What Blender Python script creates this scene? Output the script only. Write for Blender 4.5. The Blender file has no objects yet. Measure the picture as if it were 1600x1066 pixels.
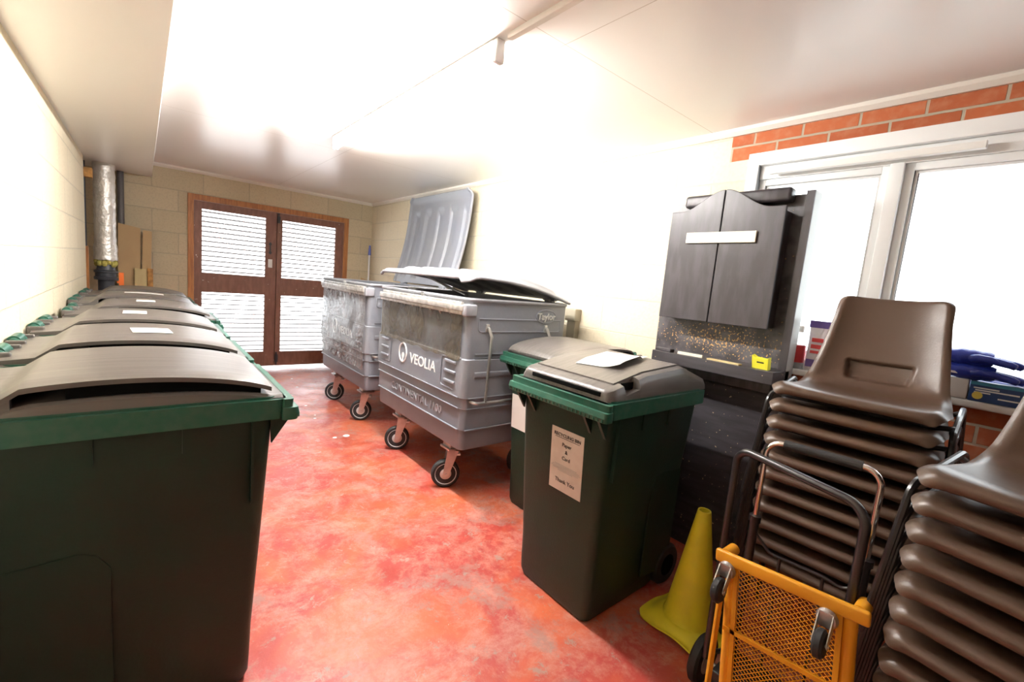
import bpy, bmesh, math, random
from mathutils import Vector, Matrix, noise
R=math.radians; PI=math.pi
random.seed(7)
S=bpy.context.scene; COL=S.collection

# ------------------------------------------------------------------ camera, world, exposure
cd=bpy.data.cameras.new('camera'); cam=bpy.data.objects.new('camera',cd); COL.objects.link(cam)
cd.sensor_width=36.0; cd.lens=694.08*36/1600; cd.clip_start=.02
_r=Vector((0.7694490614,-0.6323312458,0.0900296476)); _u=Vector((0.0109197634,0.1539588891,0.9880169124)); _f=Vector((0.6386148296,0.7592455836,-0.1253684304))
cam.matrix_world=Matrix(((_r.x,_u.x,-_f.x,0),(_r.y,_u.y,-_f.y,0),(_r.z,_u.z,-_f.z,1.32),(0,0,0,1)))
S.camera=cam
w=bpy.data.worlds.new('overcast_sky'); S.world=w; w.use_nodes=True
w.node_tree.nodes['Background'].inputs[0].default_value=(.93,.97,1,1)
w.node_tree.nodes['Background'].inputs[1].default_value=1.75
S.view_settings.view_transform='Standard'; S.view_settings.look='None'
S.view_settings.gamma=1; S.view_settings.use_curve_mapping=False
S.view_settings.exposure=2.0
S.cycles.max_bounces=8; S.cycles.diffuse_bounces=4; S.cycles.transparent_max_bounces=16
TUBE_STRENGTH=108.0

# ------------------------------------------------------------------ materials
MATS={}
def mat(name,col,rough=.5,metal=0,spec=.5,noise_s=0,noise_c=None,noise_f=.5,bump=0,bump_s=40,coat=0,emit=0,det=5,ramp=(.4,.62),stretch=None,spk=None):
    m=bpy.data.materials.new(name); m.use_nodes=True; nt=m.node_tree; b=nt.nodes['Principled BSDF']
    b.inputs['Base Color'].default_value=(*col,1); b.inputs['Roughness'].default_value=rough; b.inputs['Metallic'].default_value=metal
    b.inputs['Specular IOR Level'].default_value=spec; b.inputs['Coat Weight'].default_value=coat
    if emit: b.inputs['Emission Color'].default_value=(*col,1); b.inputs['Emission Strength'].default_value=emit
    tc=nt.nodes.new('ShaderNodeTexCoord'); vec=tc.outputs['Object']
    if stretch:
        mp=nt.nodes.new('ShaderNodeMapping'); mp.inputs['Scale'].default_value=stretch; nt.links.new(vec,mp.inputs[0]); vec=mp.outputs[0]
    if noise_s:
        n=nt.nodes.new('ShaderNodeTexNoise'); n.inputs['Scale'].default_value=noise_s; n.inputs['Detail'].default_value=det
        nt.links.new(vec,n.inputs['Vector'])
        r=nt.nodes.new('ShaderNodeMapRange'); r.inputs[1].default_value=ramp[0]; r.inputs[2].default_value=ramp[1]; r.inputs[4].default_value=noise_f
        nt.links.new(n.outputs[0],r.inputs[0])
        mx=nt.nodes.new('ShaderNodeMix'); mx.data_type='RGBA'; mx.inputs[6].default_value=(*col,1); mx.inputs[7].default_value=(*(noise_c or [c*.6 for c in col]),1)
        nt.links.new(r.outputs[0],mx.inputs[0]); out=mx.outputs[2]
        if spk:
            v=nt.nodes.new('ShaderNodeTexNoise'); v.inputs['Scale'].default_value=spk[0]; v.inputs['Detail'].default_value=1
            nt.links.new(tc.outputs['Object'],v.inputs['Vector'])
            lt=nt.nodes.new('ShaderNodeMapRange'); lt.inputs[1].default_value=spk[1]; lt.inputs[2].default_value=spk[1]+.03; nt.links.new(v.outputs[0],lt.inputs[0])
            lo=lt.outputs[0]
            if len(spk)>3:   # wood chips stuck to one band of the board, thickest in its middle
                sx_=nt.nodes.new('ShaderNodeSeparateXYZ'); nt.links.new(tc.outputs['Object'],sx_.inputs[0])
                z1=nt.nodes.new('ShaderNodeMath'); z1.operation='SUBTRACT'; z1.inputs[1].default_value=(spk[3]+spk[4])/2; nt.links.new(sx_.outputs[2],z1.inputs[0])
                z2=nt.nodes.new('ShaderNodeMath'); z2.operation='ABSOLUTE'; nt.links.new(z1.outputs[0],z2.inputs[0])
                y2=nt.nodes.new('ShaderNodeMath'); y2.operation='ABSOLUTE'; nt.links.new(sx_.outputs[1],y2.inputs[0])
                y3=nt.nodes.new('ShaderNodeMath'); y3.operation='MULTIPLY_ADD'; y3.inputs[1].default_value=.30; nt.links.new(y2.outputs[0],y3.inputs[0]); nt.links.new(z2.outputs[0],y3.inputs[2])
                fr_=nt.nodes.new('ShaderNodeMapRange'); fr_.inputs[1].default_value=.03; fr_.inputs[2].default_value=.17; fr_.inputs[3].default_value=0; fr_.inputs[4].default_value=.17; nt.links.new(y3.outputs[0],fr_.inputs[0])
                sb=nt.nodes.new('ShaderNodeMath'); sb.operation='SUBTRACT'; nt.links.new(v.outputs[0],sb.inputs[0]); nt.links.new(fr_.outputs[0],sb.inputs[1]); nt.links.new(sb.outputs[0],lt.inputs[0])
            m2=nt.nodes.new('ShaderNodeMix'); m2.data_type='RGBA'; m2.inputs[7].default_value=(*spk[2],1)
            nt.links.new(out,m2.inputs[6]); nt.links.new(lt.outputs[0],m2.inputs[0]); out=m2.outputs[2]
        nt.links.new(out,b.inputs['Base Color'])
    if bump:
        n=nt.nodes.new('ShaderNodeTexNoise'); n.inputs['Scale'].default_value=bump_s; n.inputs['Detail'].default_value=4
        nt.links.new(vec,n.inputs['Vector'])
        bp=nt.nodes.new('ShaderNodeBump'); bp.inputs['Strength'].default_value=bump; bp.inputs['Distance'].default_value=.01
        nt.links.new(n.outputs[0],bp.inputs['Height']); nt.links.new(bp.outputs[0],b.inputs['Normal'])
    MATS[name]=m; return m

def masonry(name,ax,c1,c2,mortar,bw,rh,offx,offz,msize,var=.25,bump=.6,speck=60,speckc=(.3,.26,.2),sq=0.0):
    """ax: 0 -> wall runs along x, 1 -> along y. joints at offx + k*bw (odd rows), rows start at offz"""
    m=bpy.data.materials.new(name); m.use_nodes=True; nt=m.node_tree; N=nt.nodes.new; L=nt.links.new; b=nt.nodes['Principled BSDF']
    b.inputs['Roughness'].default_value=.9; b.inputs['Specular IOR Level'].default_value=.2
    tc=N('ShaderNodeTexCoord'); sp=N('ShaderNodeSeparateXYZ'); L(tc.outputs['Object'],sp.inputs[0])
    a=N('ShaderNodeMath'); a.operation='SUBTRACT'; a.inputs[1].default_value=offx-bw*40; L(sp.outputs[ax],a.inputs[0])
    z=N('ShaderNodeMath'); z.operation='SUBTRACT'; z.inputs[1].default_value=offz-rh*41; L(sp.outputs[2],z.inputs[0])
    cb=N('ShaderNodeCombineXYZ'); L(a.outputs[0],cb.inputs[0]); L(z.outputs[0],cb.inputs[1])
    nz=N('ShaderNodeTexNoise'); nz.inputs['Scale'].default_value=14; L(tc.outputs['Object'],nz.inputs['Vector'])
    vm=N('ShaderNodeVectorMath'); vm.operation='MULTIPLY_ADD'; vm.inputs[1].default_value=(.006,.006,0); L(nz.outputs[1],vm.inputs[0]); L(cb.outputs[0],vm.inputs[2])
    br=N('ShaderNodeTexBrick'); br.inputs['Scale'].default_value=1; br.inputs['Brick Width'].default_value=bw; br.inputs['Row Height'].default_value=rh
    br.inputs['Mortar Size'].default_value=msize; br.inputs['Mortar Smooth'].default_value=.3; br.inputs['Bias'].default_value=0
    br.inputs['Color1'].default_value=(*c1,1); br.inputs['Color2'].default_value=(*c2,1); br.inputs['Mortar'].default_value=(*mortar,1)
    L(vm.outputs[0],br.inputs['Vector'])
    n2=N('ShaderNodeTexNoise'); n2.inputs['Scale'].default_value=speck; n2.inputs['Detail'].default_value=8; L(tc.outputs['Object'],n2.inputs['Vector'])
    r=N('ShaderNodeMapRange'); r.inputs[1].default_value=.48; r.inputs[2].default_value=.7; r.inputs[4].default_value=var; L(n2.outputs[0],r.inputs[0])
    mx=N('ShaderNodeMix'); mx.data_type='RGBA'; mx.inputs[7].default_value=(*speckc,1); L(r.outputs[0],mx.inputs[0]); L(br.outputs[0],mx.inputs[6]); L(mx.outputs[2],b.inputs['Base Color'])
    h=N('ShaderNodeMath'); h.operation='MULTIPLY_ADD'; h.inputs[1].default_value=-1.0; L(br.outputs['Fac'],h.inputs[0])
    k=N('ShaderNodeMath'); k.operation='MULTIPLY'; k.inputs[1].default_value=.5; L(n2.outputs[0],k.inputs[0]); L(k.outputs[0],h.inputs[2])
    bp=N('ShaderNodeBump'); bp.inputs['Strength'].default_value=bump; bp.inputs['Distance'].default_value=.006; L(h.outputs[0],bp.inputs['Height']); L(bp.outputs[0],b.inputs['Normal'])
    MATS[name]=m; return m

BLK=dict(c1=(.60,.52,.37),c2=(.54,.465,.325),mortar=(.47,.42,.31),bw=.44,rh=.225,msize=.006)
masonry('blockwork_back',0,offx=.085,offz=1.995,**BLK)
PAL=dict(c1=(.74,.66,.50),c2=(.70,.62,.46),mortar=(.62,.56,.44),bw=.44,rh=.225,msize=.005,var=.15)  # paler copy of the back blocks, brighter light on side walls painted in
masonry('blockwork_side',1,offx=.2,offz=1.97,**PAL)
masonry('brickwork',1,c1=(.50,.15,.065),c2=(.42,.12,.055),mortar=(.45,.40,.31),bw=.22,rh=.0745,offx=.226,offz=2.1465,msize=.006,speck=25,speckc=(.55,.28,.17),var=.35)

def floor_mat():
    m=bpy.data.materials.new('painted_floor'); m.use_nodes=True; nt=m.node_tree; N=nt.nodes.new; L=nt.links.new; b=nt.nodes['Principled BSDF']
    tc=N('ShaderNodeTexCoord')
    def nz(s,d,lo,hi,dist=0,rough=.6):
        n=N('ShaderNodeTexNoise'); n.inputs['Scale'].default_value=s; n.inputs['Detail'].default_value=d; n.inputs['Distortion'].default_value=dist; n.inputs['Roughness'].default_value=rough
        L(tc.outputs['Object'],n.inputs['Vector']); r=N('ShaderNodeMapRange'); r.inputs[1].default_value=lo; r.inputs[2].default_value=hi; L(n.outputs[0],r.inputs[0]); return r.outputs[0],n
    def mix(f,a,c,fac=1):
        x=N('ShaderNodeMix'); x.data_type='RGBA'
        if isinstance(a,tuple): x.inputs[6].default_value=(*a,1)
        else: L(a,x.inputs[6])
        x.inputs[7].default_value=(*c,1)
        if fac!=1:
            k=N('ShaderNodeMath'); k.operation='MULTIPLY'; k.inputs[1].default_value=fac; L(f,k.inputs[0]); f=k.outputs[0]
        L(f,x.inputs[0]); return x.outputs[2]
    f1,_=nz(2.2,6,.42,.62,.6); f2,_=nz(5,10,.46,.62,.3,.82); f3,_=nz(11,10,.57,.62,.3,.8); f4,n4=nz(60,3,.72,.75); f5,_=nz(3.1,12,.53,.60,.2,.8)
    c=mix(f1,(.41,.055,.040),(.56,.125,.052))
    c=mix(f2,c,(.54,.27,.21),.72); c=mix(f5,c,(.33,.19,.16),.7); c=mix(f3,c,(.33,.25,.21),.8); c=mix(f4,c,(.8,.65,.55),.6)
    L(c,b.inputs['Base Color'])
    r,_=nz(5,6,.35,.7); rr=N('ShaderNodeMapRange'); rr.inputs[3].default_value=.32; rr.inputs[4].default_value=.6; L(r,rr.inputs[0]); L(rr.outputs[0],b.inputs['Roughness'])
    bp=N('ShaderNodeBump'); bp.inputs['Strength'].default_value=.25; bp.inputs['Distance'].default_value=.004
    nb=N('ShaderNodeTexNoise'); nb.inputs['Scale'].default_value=35; nb.inputs['Detail'].default_value=6; L(tc.outputs['Object'],nb.inputs['Vector']); L(nb.outputs[0],bp.inputs['Height']); L(bp.outputs[0],b.inputs['Normal'])
    MATS['floor']=m
floor_mat()
def ceil_mat():
    m=bpy.data.materials.new('painted_ceiling'); m.use_nodes=True; nt=m.node_tree; N=nt.nodes.new; L=nt.links.new; b=nt.nodes['Principled BSDF']
    b.inputs['Roughness'].default_value=.30; b.inputs['Specular IOR Level'].default_value=.6
    tc=N('ShaderNodeTexCoord'); mp=N('ShaderNodeMapping'); mp.inputs['Location'].default_value=(-.04,1.08,0); L(tc.outputs['Object'],mp.inputs[0])
    br=N('ShaderNodeTexBrick'); br.inputs['Scale'].default_value=1; br.inputs['Brick Width'].default_value=1.2; br.inputs['Row Height'].default_value=2.4; br.inputs['Mortar Size'].default_value=.0015; br.offset=0
    br.inputs['Color1'].default_value=(.90,.885,.86,1); br.inputs['Color2'].default_value=(.90,.885,.86,1); br.inputs['Mortar'].default_value=(.55,.5,.45,1)
    L(mp.outputs[0],br.inputs['Vector']); L(br.outputs[0],b.inputs['Base Color']); MATS['ceiling']=m
ceil_mat()
mat('soffit_paint',(.84,.83,.80),.32)
mat('white_paint',(.86,.86,.84),.35)
mat('trim_paint',(.74,.70,.64),.5)
mat('upvc',(.86,.88,.89),.25)
mat('frame_timber',(.46,.19,.055),.5,noise_s=6,noise_c=(.30,.11,.035),stretch=(8,8,1),noise_f=.8)
mat('door_brown',(.19,.08,.052),.5,noise_s=9,noise_c=(.25,.115,.075),stretch=(4,4,1),noise_f=.7,spk=(40,.775,(.7,.6,.55)))
mat('slat_paint',(.22,.19,.19),.6)
mat('steel_white',(.8,.8,.8),.3)
mat('black_iron',(.02,.02,.025),.4)
mat('bin_green',(.006,.030,.019),.45,spec=.38,noise_s=5,noise_c=(.016,.024,.016),noise_f=.5,bump=.08,bump_s=120)
mat('bin_green_rim',(.018,.105,.068),.4,noise_s=30,noise_c=(.06,.12,.09),noise_f=.5)
mat('bin_lid',(.115,.103,.096),.34,noise_s=3,noise_c=(.165,.148,.137),noise_f=.8,stretch=(1,26,8),bump=.06,bump_s=90)
mat('shade_hub_black',(.006,.006,.006),.95,spec=.05)  # matt black: painted shade of the lid slots, also the wheel hubs
mat('rubber',(.02,.02,.021),.65)
mat('hub_grey',(.55,.55,.55),.4)
mat('grip_green',(.03,.13,.095),.3)
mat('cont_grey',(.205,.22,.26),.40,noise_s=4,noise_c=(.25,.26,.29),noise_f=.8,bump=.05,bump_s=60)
mat('cont_grey_lit',(.33,.34,.38),.38,noise_s=6,noise_c=(.24,.24,.26),noise_f=.7)  # paler copy of the container grey, light on rims put into the colour
mat('cont_lid',(.25,.265,.31),.42,noise_s=4,noise_c=(.28,.29,.31),noise_f=.6)
mat('cont_inside',(.03,.035,.05),.6)
mat('galv',(.55,.55,.55),.35,.85,noise_s=20,noise_c=(.4,.4,.4),noise_f=.6)
mat('rail_alu',(.62,.60,.58),.4,.5,noise_s=25,noise_c=(.36,.34,.33),noise_f=.8)
mat('white_print',(.82,.83,.84),.5)
mat('grey_print',(.27,.27,.29),.45)
mat('black_print',(.02,.02,.02),.6)
mat('paper',(.80,.79,.77),.7)
mat('old_paper',(.66,.59,.52),.7,noise_s=12,noise_c=(.55,.47,.40),noise_f=.7)
mat('yellow_label',(.85,.72,.15),.5)
mat('chair_brown',(.088,.052,.034),.38,noise_s=3,noise_c=(.10,.060,.040),noise_f=.5,bump=.05,bump_s=220)
mat('black_tube',(.018,.016,.018),.3,.0,coat=.3)
mat('chrome',(.85,.82,.8),.12,1.0)
mat('foam',(.02,.02,.02),.75,bump=.2,bump_s=200)
mat('cart_yellow',(.80,.36,.02),.35,noise_s=8,noise_c=(.72,.30,.015),noise_f=.6)
mat('cone_yellow',(.80,.70,.03),.5,noise_s=10,noise_c=(.66,.57,.035),noise_f=.6)
mat('black_board',(.035,.030,.034),.38,noise_s=5,noise_c=(.065,.058,.066),noise_f=.7,stretch=(6,6,1.2))
mat('black_board_chips',(.045,.040,.045),.36,noise_s=14,noise_c=(.12,.115,.125),noise_f=.8,spk=(95,.565,(.62,.36,.13),1.02,1.25))
mat('ledge_black',(.035,.031,.035),.38,noise_s=5,noise_c=(.065,.06,.068),noise_f=.7,spk=(70,.735,(.6,.45,.28)),stretch=(2,1,6))
mat('edge_grey',(.40,.40,.37),.45)
mat('batten',(.80,.76,.64),.55)
mat('cardboard',(.52,.36,.19),.8,noise_s=6,noise_c=(.47,.32,.17),noise_f=.6)
mat('cardboard_pale',(.62,.50,.26),.8)
mat('osb',(.58,.30,.09),.75,noise_s=30,noise_c=(.3,.15,.05),noise_f=.8)
mat('foil',(.86,.84,.81),.33,.55,noise_s=6,noise_c=(.6,.58,.55),noise_f=.6,bump=1.0,bump_s=30)
mat('wool',(.50,.45,.12),.95,bump=1,bump_s=60)
mat('pipe_dark',(.045,.05,.065),.4)
mat('pipe_grey',(.10,.095,.10),.5)
mat('orange',(.95,.20,.03),.5)
mat('yellow_plastic',(.85,.80,.05),.45)
mat('glove_blue',(.025,.05,.40),.3,noise_s=10,noise_c=(.04,.06,.36),noise_f=.6,bump=.4,bump_s=40)
mat('pack_purple',(.10,.05,.30),.4)
mat('pack_white',(.82,.80,.84),.35,noise_s=25,noise_c=(.7,.65,.8),noise_f=.5)
mat('red_print',(.60,.04,.05),.5)
mat('pack_blue',(.02,.06,.20),.4)
mat('pack_teal',(.05,.28,.45),.4)
mat('dull_tan',(.36,.32,.24),.7)
mat('tray_white',(.75,.75,.74),.45)
mat('concrete_out',(.55,.54,.52),.8)
mat('blue_plastic',(.12,.16,.5),.4)
mat('pole_white',(.72,.72,.74),.35)
def film(name,tint,amt,rough,bs):
    m=bpy.data.materials.new(name); m.use_nodes=True; nt=m.node_tree; N=nt.nodes.new; L=nt.links.new
    b=nt.nodes['Principled BSDF']; out=nt.nodes['Material Output']; b.inputs['Base Color'].default_value=(*tint,1); b.inputs['Roughness'].default_value=rough
    b.inputs['Specular IOR Level'].default_value=.9; b.inputs['Coat Weight'].default_value=.6; b.inputs['Coat Roughness'].default_value=.1
    tr=N('ShaderNodeBsdfTransparent'); mx=N('ShaderNodeMixShader')
    tc=N('ShaderNodeTexCoord'); n=N('ShaderNodeTexNoise'); n.inputs['Scale'].default_value=5; n.inputs['Detail'].default_value=6; n.inputs['Distortion'].default_value=1.5; L(tc.outputs['Object'],n.inputs['Vector'])
    r=N('ShaderNodeMapRange'); r.inputs[1].default_value=.3; r.inputs[2].default_value=.65; r.inputs[3].default_value=amt*.45; r.inputs[4].default_value=amt; L(n.outputs[0],r.inputs[0]); L(r.outputs[0],mx.inputs[0])
    L(tr.outputs[0],mx.inputs[1]); L(b.outputs[0],mx.inputs[2]); L(mx.outputs[0],out.inputs[0])
    w_=N('ShaderNodeTexNoise'); w_.inputs['Scale'].default_value=7; w_.inputs['Detail'].default_value=3; w_.inputs['Distortion'].default_value=3; L(tc.outputs['Object'],w_.inputs['Vector'])
    bp=N('ShaderNodeBump'); bp.inputs['Strength'].default_value=bs; bp.inputs['Distance'].default_value=.03; L(w_.outputs[0],bp.inputs['Height']); L(bp.outputs[0],b.inputs['Normal'])
    MATS[name]=m
film('dirty_film',(.085,.065,.042),.88,.36,.3)
film('clear_film',(.26,.23,.23),.70,.10,1.6)
film('clear_bottle',(.7,.75,.78),.7,.1,.2)
def glass():
    m=bpy.data.materials.new('pane_glass'); m.use_nodes=True; nt=m.node_tree; N=nt.nodes.new; L=nt.links.new
    out=nt.nodes['Material Output']; nt.nodes.remove(nt.nodes['Principled BSDF'])
    tr=N('ShaderNodeBsdfTransparent'); tr.inputs[0].default_value=(.96,.98,.98,1); g=N('ShaderNodeBsdfGlossy'); g.inputs['Roughness'].default_value=.02
    mx=N('ShaderNodeMixShader'); mx.inputs[0].default_value=.06; L(tr.outputs[0],mx.inputs[1]); L(g.outputs[0],mx.inputs[2]); L(mx.outputs[0],out.inputs[0]); MATS['glass']=m
glass()
mat('tube_light',(1,.97,.93),.5,emit=TUBE_STRENGTH)

# ------------------------------------------------------------------ mesh helpers
def V(*a): return Vector(a)
class M:
    def __init__(s): s.v=[]; s.f=[]
    def add(s,vs,fs,mx=None):
        o=len(s.v)
        for p in vs:
            p=Vector(p); s.v.append(mx@p if mx else p)
        s.f+= [tuple(i+o for i in f) for f in fs]; return s
    def box(s,x0,x1,y0,y1,z0,z1,mx=None,b=0):
        if x0>x1:x0,x1=x1,x0
        if y0>y1:y0,y1=y1,y0
        if z0>z1:z0,z1=z1,z0
        if b>0:
            bm=bmesh.new(); bmesh.ops.create_cube(bm,size=1)
            for q in bm.verts: q.co=V((x0+x1)/2+q.co.x*(x1-x0),(y0+y1)/2+q.co.y*(y1-y0),(z0+z1)/2+q.co.z*(z1-z0))
            bmesh.ops.bevel(bm,geom=bm.edges[:],offset=min(b,(x1-x0)*.45,(y1-y0)*.45,(z1-z0)*.45),segments=3,profile=.5,affect='EDGES')
            bm.verts.index_update(); s.add([q.co.copy() for q in bm.verts],[tuple(t.index for t in f.verts) for f in bm.faces],mx); bm.free(); return s
        return s.add([(x0,y0,z0),(x1,y0,z0),(x1,y1,z0),(x0,y1,z0),(x0,y0,z1),(x1,y0,z1),(x1,y1,z1),(x0,y1,z1)],
              [(0,3,2,1),(4,5,6,7),(0,1,5,4),(1,2,6,5),(2,3,7,6),(3,0,4,7)],mx)
    def rings(s,rs,cap=True,closed=False,mx=None):
        n=len(rs[0]); vs=[p for r in rs for p in r]; fs=[]
        m=len(rs)
        for i in range(m if closed else m-1):
            a=i*n; b=((i+1)%m)*n
            for j in range(n): k=(j+1)%n; fs.append((a+j,a+k,b+k,b+j))
        if cap and not closed: fs.append(tuple(range(n))[::-1]); fs.append(tuple((m-1)*n+j for j in range(n)))
        return s.add(vs,fs,mx)
    def cyl(s,a,b,r,n=20,r2=None,mx=None):
        a=Vector(a); b=Vector(b); d=(b-a).normalized(); u=d.orthogonal().normalized(); w_=d.cross(u); r2=r if r2 is None else r2
        R1=[a+(u*math.cos(t)+w_*math.sin(t))*r for t in [2*PI*i/n for i in range(n)]]
        R2=[b+(u*math.cos(t)+w_*math.sin(t))*r2 for t in [2*PI*i/n for i in range(n)]]
        return s.rings([R1,R2],mx=mx)
    def tube(s,pts,r,n=12,closed=False,mx=None,cap=True):
        P=[Vector(p) for p in pts]; m=len(P); rs=[]; u=None
        for i in range(m):
            if closed: t=(P[(i+1)%m]-P[i-1])
            else: t=P[min(i+1,m-1)]-P[max(i-1,0)]
            t.normalize()
            if u is None: u=t.orthogonal().normalized()
            u=(u-t*u.dot(t)).normalized(); w_=t.cross(u)
            rr=r[i] if isinstance(r,(list,tuple)) else r
            rs.append([P[i]+(u*math.cos(a)+w_*math.sin(a))*rr for a in [2*PI*j/n for j in range(n)]])
        return s.rings(rs,cap=cap,closed=closed,mx=mx)
    def lathe(s,prof,c=(0,0,0),n=32,ax='z',mx=None):
        c=Vector(c); rs=[]
        for r,h in prof:
            ring=[]
            for j in range(n):
                a=2*PI*j/n; x,y=r*math.cos(a),r*math.sin(a)
                ring.append(c+({'z':V(x,y,h),'y':V(y,h,x),'x':V(h,x,y)}[ax]))
            rs.append(ring)
        return s.rings(rs,cap=True,mx=mx)
    def prism(s,poly,a,b,ax='y',mx=None):
        """poly 2D; ax y: (x,z) extruded y a..b ; ax x: (y,z) ; ax z: (x,y)"""
        f={'y':lambda p,h:V(p[0],h,p[1]),'x':lambda p,h:V(h,p[0],p[1]),'z':lambda p,h:V(p[0],p[1],h)}[ax]
        return s.rings([[f(p,a) for p in poly],[f(p,b) for p in poly]],mx=mx)
    def grid(s,fn,nu,nv,mx=None):
        vs=[fn(i/nu,j/nv) for j in range(nv+1) for i in range(nu+1)]
        fs=[(j*(nu+1)+i,j*(nu+1)+i+1,(j+1)*(nu+1)+i+1,(j+1)*(nu+1)+i) for j in range(nv) for i in range(nu)]
        return s.add(vs,fs,mx)
def rrect(x0,x1,y0,y1,z,r,n=5):
    out=[]
    for cx,cy,a0 in ((x1-r,y1-r,0),(x0+r,y1-r,90),(x0+r,y0+r,180),(x1-r,y0+r,270)):
        for i in range(n+1):
            a=R(a0+90*i/n); out.append(V(cx+r*math.cos(a),cy+r*math.sin(a),z))
    return out
def fillet(pts,r,n=6,closed=False):
    P=[Vector(p) for p in pts]; out=[]; m=len(P)
    for i in range(m):
        if not closed and i in (0,m-1): out.append(P[i]); continue
        a=P[i-1]-P[i]; b=P[(i+1)%m]-P[i]; la,lb=a.length,b.length; a.normalize(); b.normalize(); ang=a.angle(b)
        if ang>3.1: out.append(P[i]); continue
        d=min(r/math.tan(ang/2),la*.49,lb*.49); rr=d*math.tan(ang/2); c=P[i]+(a+b).normalized()*(rr/math.sin(ang/2))
        s0=P[i]+a*d-c; s1=P[i]+b*d-c
        for k in range(n+1): out.append(c+s0.normalized().slerp(s1.normalized(),k/n)*rr if s0.angle(s1)<3.1 else P[i])
    return out
def obj(name,mb,m,parent=None,smooth=38,sol=0,label=None,bev=0):
    bm=bmesh.new()
    for p in mb.v: bm.verts.new(p)
    bm.verts.ensure_lookup_table()
    for f in mb.f:
        try: bm.faces.new([bm.verts[i] for i in f])
        except ValueError: pass
    bmesh.ops.remove_doubles(bm,verts=bm.verts[:],dist=1e-5)
    if sol: bmesh.ops.recalc_face_normals(bm,faces=bm.faces[:]); bmesh.ops.solidify(bm,geom=bm.faces[:],thickness=sol)
    bmesh.ops.recalc_face_normals(bm,faces=bm.faces[:])
    if bev:
        es=[e for e in bm.edges if len(e.link_faces)==2 and e.calc_face_angle(0)>R(40)]
        bmesh.ops.bevel(bm,geom=es,offset=bev,segments=2,profile=.5,affect='EDGES',clamp_overlap=True)
    me=bpy.data.meshes.new(name); bm.to_mesh(me); bm.free()
    if smooth:
        me.polygons.foreach_set('use_smooth',[True]*len(me.polygons))
        try: me.set_sharp_from_angle(angle=R(smooth))
        except Exception: pass
    o=bpy.data.objects.new(name,me); COL.objects.link(o); me.materials.append(MATS[m])
    if parent: o.parent=parent
    if label: o['label']=label
    return o
def thing(name,label,cat,loc=(0,0,0),rz=0,group=None):
    o=bpy.data.objects.new(name,None); COL.objects.link(o); o.location=loc; o.rotation_euler=(0,0,rz); o.empty_display_size=.1
    return tag(o,label,cat,group)
def tag(o,label,cat,group=None):
    o['label']=label; o['category']=cat
    if group: o['group']=group
    return o
def struct(name,mb,m,parent=None,**k):
    o=obj(name,mb,m,parent,smooth=k.pop('smooth',0),**k)
    if not parent: o['kind']='structure'
    return o
def textobj(name,s,size,mx,m,parent,ext=.0008,align='CENTER',xs=1.0,spacing=1.0,bold=0):
    c=bpy.data.curves.new('tmp','FONT'); c.body=s; c.size=size; c.extrude=ext; c.align_x=align; c.align_y='CENTER'; c.space_character=spacing; c.offset=bold; c.resolution_u=3
    t=bpy.data.objects.new('tmp',c); COL.objects.link(t); bpy.context.view_layer.update()
    dg=bpy.context.evaluated_depsgraph_get(); me=bpy.data.meshes.new_from_object(t.evaluated_get(dg))
    bpy.data.objects.remove(t); bpy.data.curves.remove(c)
    me.name=name; me.transform(mx@Matrix.Diagonal((xs,1,1,1)))
    me.materials.clear(); me.materials.append(MATS[m])
    o=bpy.data.objects.new(name,me); COL.objects.link(o); o.parent=parent; return o
def kids(o): return [c for c in bpy.data.objects if c.parent==o]
def dup(root,loc,rz,label,group=None):
    def cp(o,par):
        c=o.copy(); COL.objects.link(c); c.parent=par
        for k in kids(o): cp(k,c)
        return c
    r=cp(root,None); r.location=loc; r.rotation_euler=(0,0,rz); r['label']=label
    if group: r['group']=group
    return r
def frame(o,xa,ya):
    """matrix placing text: text x -> xa, text y -> ya, at o"""
    xa=Vector(xa).normalized(); ya=Vector(ya).normalized(); z=xa.cross(ya)
    return Matrix(((xa.x,ya.x,z.x,o[0]),(xa.y,ya.y,z.y,o[1]),(xa.z,ya.z,z.z,o[2]),(0,0,0,1)))
def smoothstep(t): t=max(0,min(1,t)); return t*t*(3-2*t)
def interp(tab,t):
    for (a,va),(b,vb) in zip(tab,tab[1:]):
        if t<=b: k=(t-a)/(b-a) if b>a else 0; return va+(vb-va)*max(0,k)
    return tab[-1][1]

# ------------------------------------------------------------------ room
XL,XR,YB,YF,ZC,ZS=-.38,2.43,6.08,-2.6,2.235,2.08
struct('floor',M().box(-1.0,XR+.3,YF-.1,YB+.0,-.1,0),'floor')
struct('ceiling',M().box(-1.0,XR+.3,YF-.1,YB+.2,ZC,ZC+.1),'ceiling')
o=struct('ceiling_soffit',M().box(-.62,.085,YF,YB,ZS,ZC,b=.004),'soffit_paint')
struct('wall_left',M().box(-.62,XL,YF,5.44,0,ZS),'blockwork_side')
struct('wall_left_recess',M().box(-.75,-.62,5.3,YB,0,ZC),'blockwork_side')
struct('wall_front',M().box(-.62,XR+.3,YF-.12,YF,0,ZC),'blockwork_side')
DX0,DX1,DZ=.383,2.112,1.985
bw=M().box(-.75,DX0,YB,YB+.14,0,ZC).box(DX1,XR+.3,YB,YB+.14,0,ZC).box(DX0,DX1,YB,YB+.14,DZ,ZC)
struct('wall_back',bw,'blockwork_back')
WY0,WY1,WZ0,WZ1=-.62,1.106,1.05,2.09
struct('wall_right',M().box(XR,XR+.25,1.218,YB,0,ZC).box(XR,XR+.25,WY1,1.218,0,2.072),'blockwork_side')
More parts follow.
